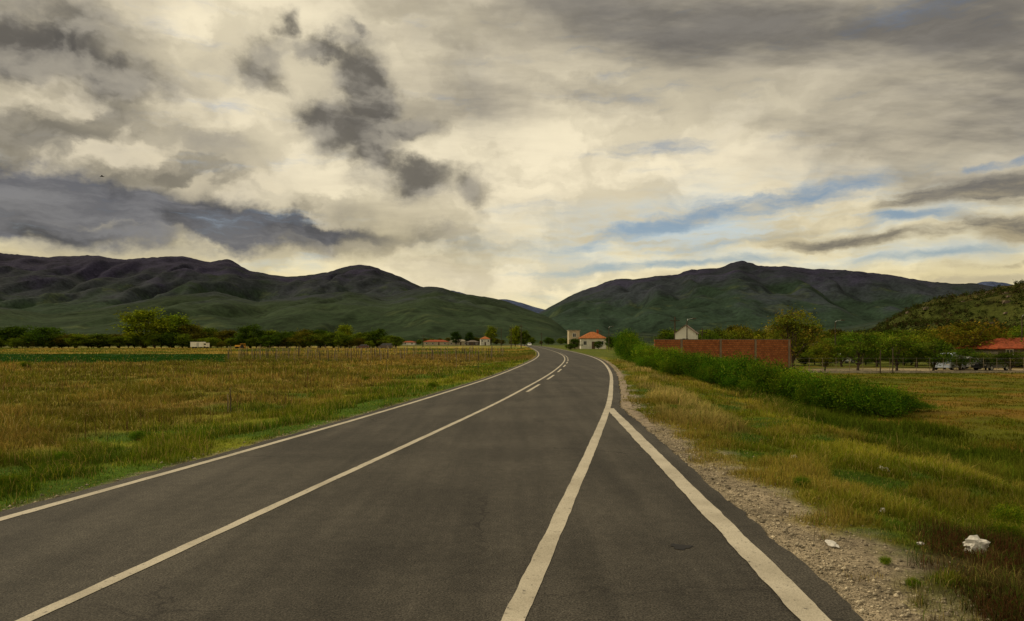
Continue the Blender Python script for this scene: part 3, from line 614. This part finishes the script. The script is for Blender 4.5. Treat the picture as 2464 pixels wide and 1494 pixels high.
for a,b2 in zip(edges,posts): mk('coping',*boxes([((a+.113 if a>0 else 0),b2-.113,-.02,.24,top-.068,top-.0)]),M_post,e)

e=empty('wire_fence',(bx(1915,69),69,-1.12)); meta(e,"wire mesh fence with dark posts on a low concrete wall","fence")
LF=bx(2560,69)-bx(1915,69)
mk('footing',*boxes([(0,LF,-.1,.1,-.2,.18)]),plain('pale_concrete',(.34,.29,.21),.9,.1,.3,2),e)
nP=20
for i in range(nP+1):
    xx=LF*i/nP; mk('post',*tube([(xx,0,.2),(xx,0,1.5)],[.024,.02]),M_wood,e)
W=([],[])
for k,zz in enumerate((.55,1.0,1.45)): W=join(W,tube([(0,-.03,zz),(LF,-.03,zz)],[.004,.004],4))
mk('wire',*W,M_steel,e)
for (b,Yd,top) in [(2118,68.2,842),(2148,67,838)]:
    z0=g1(bx(b,Yd),Yd); o=mk('wooden_pole',*tube([(0,0,-.2),(.03,0,(ez(top,Yd)-z0))],[.07,.05]),M_dwood,None,(bx(b,Yd),Yd,z0)); meta(o,"short dark wooden pole by the garden fence","pole")

def lamp(b,Yd,top,label,z=None):
    x=bx(b,Yd); z0=g1(x,Yd) if z is None else z; h=ez(top,Yd)-z0
    e=empty('street_lamp',(x,Yd,z0)); meta(e,label,"street lamp",None,"street lamps")
    mk('pole',*tube([(0,0,-.2),(0,0,h*.5),(0,0,h-.15)],[.10,.08,.06],8),M_dwood,e)
    mk('arm',*tube([(0,0,h-.2),(.15,0,h+.0),(.75,-.1,h+.1)],[.035,.03,.03],6),M_steel,e)
    V,Fc=boxes([(.70,1.25,-.22,.02,h+.04,h+.16)]); V[4]=(.78,-.17,h+.17);V[5]=(1.18,-.17,h+.15);V[6]=(1.18,-.03,h+.15);V[7]=(.78,-.03,h+.17)
    mk('lamp_head',V,Fc,M_dwood,e)
lamp(2010,95,772,"dark street lamp post with single arm above gardens"); lamp(1653,96,768,"street lamp on pole beside the small white house"); lamp(1465,170,786,"thin street lamp by the roadside house"); lamp(2459,85,758,"street lamp rising above the garden trees")
def upole(b,Yd,top,z=None):
    x=bx(b,Yd); z0=g1(x,Yd) if z is None else z; h=ez(top,Yd)-z0
    e=empty('utility_pole',(x,Yd,z0)); meta(e,"slim wooden utility pole with insulator crossbar" ,"utility pole",None,"utility poles along the valley")
    mk('pole',*tube([(0,0,-.3),(0,0,h*.5),(0,0,h)],[.16,.13,.10],7),M_dwood,e)
    mk('crossbar',*boxes([(-.8,.8,-.06,.06,h-.7,h-.58)]),M_dwood,e)
for (b,Yd,top) in [(1230,230,786),(1254,215,780),(1206,300,790),(1303,330,800),(1624,110,762),(1690,115,790),(1018,300,806),(1446,260,793)]: upole(b,Yd,top)

# ------------------------------------------------------------ vehicles
def paint(name,c,r=.35): return plain(name,c,r,.5,.06,2)
def cyl_x(cx,cy,cz,r,w,n=16):
    V=[];Fc=[]
    for s in (-w/2,w/2):
        for k in range(n): t=2*math.pi*k/n; V.append((cx+r*math.cos(t),cy+s,cz+r*math.sin(t)))
    for k in range(n): Fc.append((k,(k+1)%n,n+(k+1)%n,n+k))
    Fc.append(tuple(range(n))[::-1]); Fc.append(tuple(range(n,2*n))); return V,Fc
def quadp(a,b,c,d): return [a,b,c,d],[(0,1,2,3)]
def car(x,y,rot,label,col,kind='hatch',z=None,name='parked_car',L=4.1,group=None):
    e=empty(name,(x,y,g1(x,y) if z is None else z),rot); meta(e,label,"van" if kind=='van' else "car",None,group); m=paint('car_paint',col)
    k=L/4.2
    if kind=='van':
        prof=[(0,.3),(.0,.75),(.12,.95),(.75,1.12),(.78,1.14),(4.2,1.14),(4.2,.3)]; cab=[(.72,1.12),(1.45,1.85),(4.12,1.88),(4.2,1.12)]
    elif kind=='sedan':
        prof=[(0,.3),(.02,.62),(.15,.74),(1.15,.88),(1.2,.90),(3.5,.92),(4.1,.90),(4.2,.6),(4.2,.3)]; cab=[(1.1,.88),(1.8,1.38),(2.9,1.40),(3.6,.91)]
    else:
        prof=[(0,.3),(.02,.62),(.15,.76),(1.05,.90),(1.1,.92),(3.9,.96),(4.17,.85),(4.2,.6),(4.2,.3)]; cab=[(1.0,.90),(1.7,1.44),(3.5,1.46),(4.05,.93)]
    prof=[(a*k-L/2,b) for a,b in prof]; cab=[(a*k-L/2,b) for a,b in cab]
    n=len(prof); V=[(a,-.86,b) for a,b in prof]+[(a,.86,b) for a,b in prof]; Fc=[]
    for j in range(n): j2=(j+1)%n; Fc.append((j,j2,n+j2,n+j))
    Fc.append(tuple(range(n))[::-1]); Fc.append(tuple(range(n,2*n)))
    mk('body',V,Fc,m,e)
    bw,tw=.82,.64
    c=cab; V=[(c[0][0],-bw,c[0][1]),(c[1][0],-tw,c[1][1]),(c[2][0],-tw,c[2][1]),(c[3][0],-bw,c[3][1])]; V+=[(a,-b,d) for a,b,d in V]
    mk('cabin',V,[(0,3,2,1),(4,5,6,7),(0,1,5,4),(1,2,6,5),(2,3,7,6)],m,e)
    def lerp(p,q,t): return tuple(p[i]+(q[i]-p[i])*t for i in range(3))
    def pane(a,b,c_,d,out,nm='window'):
        def q(u,v): return lerp(lerp(a,b,u),lerp(d,c_,u),v)
        P=[q(.08,.12),q(.92,.12),q(.92,.88),q(.08,.88)]; P=[tuple(p[i]+out[i] for i in range(3)) for p in P]
        mk(nm,*quadp(*P),M_glass,e)
    pane(V[0],V[4],V[5],V[1],(-.012,0,.01),'windscreen'); pane(V[3],V[7],V[6],V[2],(.012,0,.01),'rear_window')
    for s,(i0,i1,i2,i3) in ((-1,(0,3,2,1)),(1,(4,7,6,5))):
        A,Bv,Cv,Dv=V[i0],V[i1],V[i2],V[i3]; md_=.5
        m0=lerp(A,Bv,md_); m1=lerp(Dv,Cv,md_); pane(A,m0,m1,Dv,(0,s*.012,.003)); pane(m0,Bv,Cv,m1,(0,s*.012,.003))
    for wx in (-L/2+.75*k,L/2-.8*k):
        for s in (-1,1):
            w=mk('wheel',*cyl_x(wx,s*.78,.31,.31,.2),M_rubber,e); mk('rim',*cyl_x(wx,s*.885,.31,.19,.02,12),M_steel,w)
    for s in (-1,1):
        mk('headlight',*boxes([(-L/2-.015,-L/2+.06,s*.62-.14,s*.62+.14,.58,.70)]),M_white,e)
        mk('tail_light',*boxes([(L/2-.06,L/2+.015,s*.66-.1,s*.66+.1,.62,.8)]),plain('red_lens',(.3,.02,.01),.3,.5,.05),e)
    mk('bumper',*boxes([(-L/2-.05,-L/2-.003,-.8,.8,.3,.48),(L/2+.003,L/2+.05,-.8,.8,.3,.48)]),m,e)
    return e
WHT=(.62,.62,.60)
car(8.1,315,math.pi/2,"white car driving along the road with its front visible",(.75,.75,.73),'hatch',0.0,'car')
car(bx(2268,77),76,.7,"white van with blue side parked behind the garden fence",(.46,.52,.64),'van',None,'parked_van',4.2)
car(bx(2322,78),78,.35,"white saloon car parked beside the van",WHT,'sedan')
car(bx(2025,100),100,.1,"white car parked beyond the fruit trees",WHT,'hatch')
car(bx(2385,75),75,.4,"dark car parked in the shade of garden trees",(.03,.03,.035),'hatch')
car(bx(872,226),226,.1,"dark red car parked at the field edge",(.10,.04,.035),'hatch')
car(bx(927,224),224,-.1,"dark van parked at the field edge",(.08,.06,.055),'van',None,'parked_van',4.6)
Yd=222; x0=bx(481,Yd); e=empty('box_trailer',(x0,Yd,g1(x0,Yd)+.1)); meta(e,"white box trailer standing at the field edge","trailer")
mk('body',*boxes([(-2.6,1.4,-1.1,1.1,.55,2.15)]),M_white,e); mk('cab',*boxes([(1.42,2.7,-1.0,1.0,.5,1.85)]),M_wallw,e)
mk('window',*boxes([(1.75,2.4,-1.02,-1.001,1.15,1.65)]),M_glass,e); mk('door',*boxes([(-.6,.2,-1.125,-1.101,.65,1.95)]),plain('grey_panel',(.45,.44,.42),.6,.3,.1),e)
for wx in (-1.7,2.0):
    for s in (-1,1): mk('wheel',*cyl_x(wx,s*.95,.36,.36,.22),M_rubber,e)
Yd=224; x0=bx(580,Yd); e=empty('tractor',(x0,Yd,g1(x0,Yd))); meta(e,"small yellow orange tractor with implement at the field edge","tractor")
my=paint('yellow_paint',(.65,.33,.03),.5)
mk('hood',*boxes([(-1.9,-.1,-.4,.4,.7,1.25)]),my,e); mk('cab',*boxes([(0,1.2,-.6,.6,.7,.95),(0,.08,-.6,-.52,.95,1.6),(0,.08,.52,.6,.95,1.6),(1.12,1.2,-.6,-.52,.95,1.6),(1.12,1.2,.52,.6,.95,1.6),(-.05,1.25,-.65,.65,1.602,1.7)]),my,e)
mk('implement',*boxes([(1.5,2.3,-1,1,.5,.62),(1.55,1.65,-1,-.9,.05,.5),(1.55,1.65,.9,1,.05,.5),(2.1,2.2,-.05,.05,.05,.5),(1.2,1.5,-.05,.05,.5,.6)]),my,e)
for s in (-1,1):
    mk('wheel',*cyl_x(.6,s*.8,.62,.62,.3,20),M_rubber,e); mk('wheel',*cyl_x(-1.4,s*.6,.36,.36,.2),M_rubber,e)

# ------------------------------------------------------------ vineyard stakes
sm=[]
for k in range(4):
    G=tube([(0,0,-.2),(.02*k,0,.7),(.03*k-.04,0,1.25+.07*k)],[.045,.038,.028],5); sm.append(bpy_mesh('vineyard_stake',G,M_wood if k%2 else M_dwood))
for r in range(11):
    Yd=80+r*7.5
    lo=bx(545 if r<7 else 620,Yd); hi=min(bx(1215,Yd),float(leftx(Yd))-5)
    nn=26
    for i in range(nn):
        x=lo+(hi-lo)*(i+.5)/nn+random.uniform(-.8,.8); y=Yd+random.uniform(-1.5,1.5)
        o=bpy.data.objects.new('vineyard_stake',sm[(i*7+r*3)%4]); o.location=(x,y,g1(x,y)); o.rotation_euler=(random.uniform(-.08,.08),random.uniform(-.08,.08),random.uniform(0,6)); link(o)
        o.scale=(1,1,random.uniform(.8,1.2))
        meta(o,"weathered wooden stake standing in the vineyard","stake",None,"stakes in the vineyard")
for i,(b,Yd,h) in enumerate([(555,22,.85),(548,22.3,.6),(1150,52,1.1),(1098,60,1.0),(930,56,1.0)]):
    x=bx(b,Yd); o=bpy.data.objects.new('wooden_stake',sm[i%4]); o.location=(x,Yd,g1(x,Yd)); o.scale=(.5,.5,h/1.3); link(o); meta(o,"lone weathered stake standing in dry grass","stake")

# ------------------------------------------------------------ litter and bird
M_pl=plain('white_plastic',(.55,.52,.47),.4,.4,.12,20)
def crumple(name,b,Yd,sx,sy,sz,seed,label,cat):
    bm=bmesh.new(); bmesh.ops.create_icosphere(bm,subdivisions=3,radius=1)
    for v in bm.verts:
        n=noise.noise(v.co*1.7+Vector((seed,0,0)))*.5+noise.noise(v.co*4+Vector((seed,3,0)))*.28; v.co*=1+n
        v.co.x*=sx; v.co.y*=sy; v.co.z*=sz
    me=bpy.data.meshes.new(name); bm.to_mesh(me); bm.free(); me.materials.append(M_pl)
    x=bx(b,Yd); o=bpy.data.objects.new(name,me); o.location=(x,Yd,g1(x,Yd)+sz*.5+.03); o.rotation_euler=(.1,.2,seed); link(o); meta(o,label,cat)
crumple('plastic_bag',2350,6.75,.12,.08,.09,3,"crumpled white plastic bag lying in dead scrub","plastic bag")
crumple('plastic_scrap',2002,6.72,.065,.045,.01,5,"flat white plastic scrap on the gravel","litter")
crumple('plastic_scrap',2215,6.85,.035,.03,.015,8,"small white plastic scrap in scrub","litter")
crumple('paper_scrap',1910,11.9,.06,.04,.04,9,"small white paper scrap in the grass","litter")
crumple('paper_scrap',2125,11.6,.09,.04,.04,12,"torn white paper lying in the grass","litter")
crumple('paper_scrap',2125,8.2,.035,.03,.03,14,"tiny crumpled paper in the grass","litter")
crumple('stone',1665,19.5,.05,.04,.03,15,"pale stone at the edge of the gravel","stone")
e=empty('bird',(bx(245,60),60,ez(425,60))); meta(e,"small dark bird flying with wings spread","bird")
MBd=plain('dark_feathers',(.02,.02,.02),.8,.1,.1)
mk('body',*tube([(-.16,0,0),(-.05,0,.02),(.08,0,.02),(.17,0,.03),(.22,0,.02)],[.01,.035,.04,.02,.004],7),MBd,e)
mk('wing',[(.08,0,.03),(-.04,0,.03),(-.08,.18,.09),(-.1,.38,.02),(.03,.2,.10)],[(0,1,2,4),(4,2,3)],MBd,e)
mk('wing',[(.08,0,.03),(-.04,0,.03),(-.08,-.18,.09),(-.1,-.38,.02),(.03,-.2,.10)],[(0,4,2,1),(4,3,2)],MBd,e)
e.rotation_euler=(0,0,.6)

# ------------------------------------------------------------ sky
SUN_EL=38; SUN_AZ=-66
w=bpy.data.worlds.new("World"); scene.world=w; w.use_nodes=True; nt=w.node_tree; nt.nodes.clear(); B=NB(nt); B.dim='2D'
d=B.n('ShaderNodeTexCoord').outputs['Generated']; sp=B.n('ShaderNodeSeparateXYZ'); B.put(sp.inputs[0],d); dx,dy,dz=sp.outputs
az=B.m('ARCTAN2',dx,dy); el=B.m('ARCSINE',dz)
cb=B.n('ShaderNodeCombineXYZ'); B.put(cb.inputs[0],az); B.put(cb.inputs[1],el); P=cb.outputs[0]
half=(.5,.5,.5)
wn=B.vm('SUBTRACT',B.noise(B.map(P,(1,1.35,1)),9.0,6,.60,True),half)
Pw=B.vm('MULTIPLY',B.vm('ADD',P,B.vm('SCALE',wn,sc=.085)),(1,1,0)); 
Ps=B.vm('MULTIPLY',B.vm('ADD',P,B.vm('MULTIPLY',wn,(.16,.030,0))),(1,1,0))
def blob(vec,px,py,rx,ry,rot=0,wt=1.,inner=0.):
    a=math.atan((px-CX)/F); e_=math.atan((HY-py)/F*math.cos(a)); k=math.cos(a)
    v=B.map(vec,(rx/F*k*k*1.6,ry/F*k*1.6,1),(0,0,rot),(a,e_,0),'TEXTURE')
    return B.mr(B.vm('LENGTH',v),inner,1.0,wt,0)
def field(vec,L,op='MAXIMUM'):
    r=None
    for a in L:
        q=blob(vec,*a); r=q if r is None else B.m(op,r,q)
    return r
Pf=B.map(P,(1,1.6,1))
fb=B.noise(B.vm('ADD',Pf,B.vm('SCALE',wn,sc=.05)),10,6,.58); fbB=B.noise(B.vm('ADD',B.vm('ADD',Pf,B.vm('SCALE',wn,sc=.05)),(.014,-.030,0)),10,4,.54); relief=B.m('SUBTRACT',fb,fbB)
Pl=B.vm('ADD',Pf,B.vm('SCALE',wn,sc=.12))
fl=B.noise(Pl,4.2,6,.54); flB=B.noise(B.vm('ADD',Pl,(.022,-.060,0)),4.2,4,.52); reliefL=B.m('SUBTRACT',fl,flB)
den=B.m('MAXIMUM',B.m('ADD',dz,.16),.08)
cq=B.n('ShaderNodeCombineXYZ'); B.put(cq.inputs[0],B.m('DIVIDE',dx,den)); B.put(cq.inputs[1],B.m('DIVIDE',dy,den)); Qp=B.map(cq.outputs[0],(.6,1.5,1),(0,0,-.5))
st=B.noise(Qp,1.4,6,.58); st2=B.noise(B.map(B.vm('ADD',P,B.vm('SCALE',wn,sc=.03)),(1,5.,1),(0,0,-.08)),5,6,.62)
# cream veil
base=B.mix(B.mr(st,.32,.66),(.50,.44,.325),(.78,.69,.495))
warm=B.mr(el,.0,.25,1,0); base=B.mix(B.m('MULTIPLY',warm,.9),base,(.92,.78,.41))
base=B.mix(B.m('MULTIPLY',B.m('MULTIPLY',B.mr(st2,.46,.66),warm),.6),base,(.48,.42,.31))
bright=field(Pw,[(620,240,260,300,0,.95),(1330,430,430,130,0,.8),(1150,680,330,60,0,.9),(1750,360,480,55,-.1,.8),(450,90,110,110,0,.9),(730,420,120,100,0,.8)])
base=B.mix(B.m('MULTIPLY',bright,.85),base,(.92,.81,.58))
base=B.vm('SCALE',base,sc=B.mr(reliefL,-.10,.10,.82,1.09))
vb=field(Ps,[(1750,545,580,95,0.05,1.),(1450,610,420,40,0,.6),(2150,610,380,34,0,.7)]); vb=B.m('MULTIPLY',vb,B.mr(st2,.64,.36))
base=B.mix(B.m('MULTIPLY',vb,.8),base,(.56,.67,.72))
# high grey stratus
gs=field(Ps,[(1900,40,740,190,-.10,1.),(2350,200,580,190,-.12,1.),(1450,10,330,80,0,.6),(1480,230,220,60,-.2,.6),(2300,310,360,50,-.06,.9),(1180,230,200,90,0,.4)])
gs=B.m('MULTIPLY',B.mr(gs,.0,.75),B.mr(st,.32,.70,1.05,.62)); gs=B.m('MINIMUM',gs,1)
sc_=B.mix(B.mr(st,.34,.64),(.165,.153,.138),(.36,.32,.25)); sc_=B.vm('SCALE',sc_,sc=B.mr(st2,.3,.7,.82,1.18)); c=B.mix(B.m('MULTIPLY',gs,.92),base,sc_)
# left cumulus field
cu=field(Pw,[(300,380,430,120,-.15,1.),(100,330,330,120,0,1.),(760,545,240,60,-.2,.8),(1060,575,220,50,0,.5),(120,190,330,120,0,1.)])
cc_=B.mix(B.mr(reliefL,-.09,.08),(.20,.182,.15),(.58,.51,.375)); cc_=B.vm('SCALE',cc_,sc=B.mr(relief,-.10,.10,.76,1.2))
c=B.mix(B.m('MULTIPLY',cu,.88),c,cc_)
hl=field(Pw,[(700,480,120,34,-.5,.6),(560,290,90,50,0,.5),(440,400,140,50,-.4,.5)]); c=B.mix(B.m('MULTIPLY',hl,B.mr(relief,-.07,.08)),c,(.84,.73,.51))
# blue openings
bl=field(Ps,[(1900,480,320,36,.07,1.),(1660,520,280,28,.22,1.),(1950,562,400,12,.10,.6),(1600,640,350,12,.04,.7),(2430,386,140,16,.15,1.),(2250,612,240,10,.04,.5),(740,618,85,26,0,.45),(2180,520,190,20,-.1,.9)])
bl=B.mr(B.m('ADD',bl,B.m('MULTIPLY',B.m('SUBTRACT',.5,st2),2.2)),.10,1.10)
# dark clouds
dk_=field(Pw,[(20,110,330,110,0,1.),(290,195,190,56,0,.85),(120,30,380,50,0,.6),(635,150,82,66,0,.85),(690,60,36,38,0,.75),(790,135,85,34,-.3,.9),(865,185,85,85,-.4,.95),(872,103,28,24,0,.8),(890,250,90,80,-.9,1.),(800,300,125,52,-.4,1.),(865,325,150,80,-.3,1.),(975,312,125,40,0.05,1.),(915,390,115,62,-.4,1.),(985,430,115,50,0,1.),(1150,442,90,38,0,.6),(1040,552,95,34,0,.55),(520,345,75,44,0,.45),(1120,118,75,28,0,.4)])
dd=B.mr(B.m('ADD',dk_,B.m('MULTIPLY',B.m('SUBTRACT',fb,.5),1.2)),.05,.85)
dc=B.mix(B.mr(B.m('ADD',dk_,B.m('MULTIPLY',relief,-2.2)),.25,1.1),(.27,.245,.20),(.112,.104,.096)); dc=B.vm('SCALE',dc,sc=B.mr(relief,-.10,.10,.80,1.25))
# low lens clouds
ls=field(Ps,[(2380,452,290,32,.06,1.),(2120,575,230,18,.05,.75),(2440,550,220,50,-.1,1.),(2060,438,150,12,-.05,.5),(2390,640,50,8,0,.7),(2440,632,50,8,0,.7),(2430,480,150,30,0,.6)])
ls=B.mr(B.m('ADD',ls,B.m('MULTIPLY',B.m('SUBTRACT',st2,.5),1.3)),.12,.95)
# blue grey storm bank
bk=field(Pw,[(60,458,400,66,-.16,1.),(370,515,470,58,-.10,1.),(690,545,260,30,-.08,.85),(80,545,500,54,0,1.),(0,495,320,80,0,1.)])
bk=B.mr(B.m('ADD',bk,B.m('MULTIPLY',B.m('SUBTRACT',fl,.5),1.0)),.0,.72)
lowb=blob(Ps,200,592,650,22,0,.8)
c=B.mix(B.m('MULTIPLY',lowb,.5),c,(.34,.33,.30))
c=B.mix(B.m('MULTIPLY',dd,.90),c,dc); c=B.mix(B.m('MULTIPLY',ls,.88),c,B.mix(B.mr(st2,.4,.65),(.36,.30,.19),(.115,.107,.098)))
c=B.mix(B.m('MULTIPLY',bk,.92),c,B.vm('SCALE',B.mix(B.mr(st2,.34,.66),(.056,.061,.080),(.135,.137,.150)),sc=B.mr(reliefL,-.09,.09,.75,1.35)))
c=B.mix(B.mr(dz,-.05,0,1,0),c,(.12,.11,.08))
sky=B.n('ShaderNodeTexSky',sky_type='NISHITA'); sky.sun_disc=False; sky.sun_elevation=math.radians(SUN_EL); sky.sun_rotation=math.radians(SUN_AZ)
b1=B.n('ShaderNodeBackground'); B.put(b1.inputs[0],sky.outputs[0]); b1.inputs[1].default_value=.085
b2=B.n('ShaderNodeBackground'); B.put(b2.inputs[0],c); b2.inputs[1].default_value=1.0
inv=B.m('MULTIPLY',B.m('MULTIPLY',bl,.92),B.m('MULTIPLY',B.m('SUBTRACT',1,ls),B.m('SUBTRACT',1,dd)))
ms_=B.n('ShaderNodeMixShader'); B.put(ms_.inputs[0],inv); nt.links.new(b2.outputs[0],ms_.inputs[1]); nt.links.new(b1.outputs[0],ms_.inputs[2])
wo=B.n('ShaderNodeOutputWorld'); nt.links.new(ms_.outputs[0],wo.inputs[0])
sl=bpy.data.lights.new('sun','SUN'); sl.energy=2.4; sl.angle=math.radians(7); sl.color=(1,.86,.60)
so=bpy.data.objects.new('sun',sl); a=math.radians(SUN_AZ); e_=math.radians(SUN_EL)
dv=Vector((math.sin(a)*math.cos(e_),math.cos(a)*math.cos(e_),math.sin(e_))); so.rotation_euler=dv.to_track_quat('Z','Y').to_euler(); so.location=dv*50; link(so)

# ------------------------------------------------------------ camera
cam=bpy.data.cameras.new('camera'); cam.sensor_width=36; cam.lens=F/2464*36; cam.shift_y=(HY-747)/2464; cam.clip_start=.1; cam.clip_end=40000
co=bpy.data.objects.new('camera',cam); co.location=(0,0,EYE); co.rotation_euler=(math.pi/2,0,0); link(co); scene.camera=co
scene.view_settings.view_transform='Standard'; scene.view_settings.look='None'; scene.view_settings.exposure=0
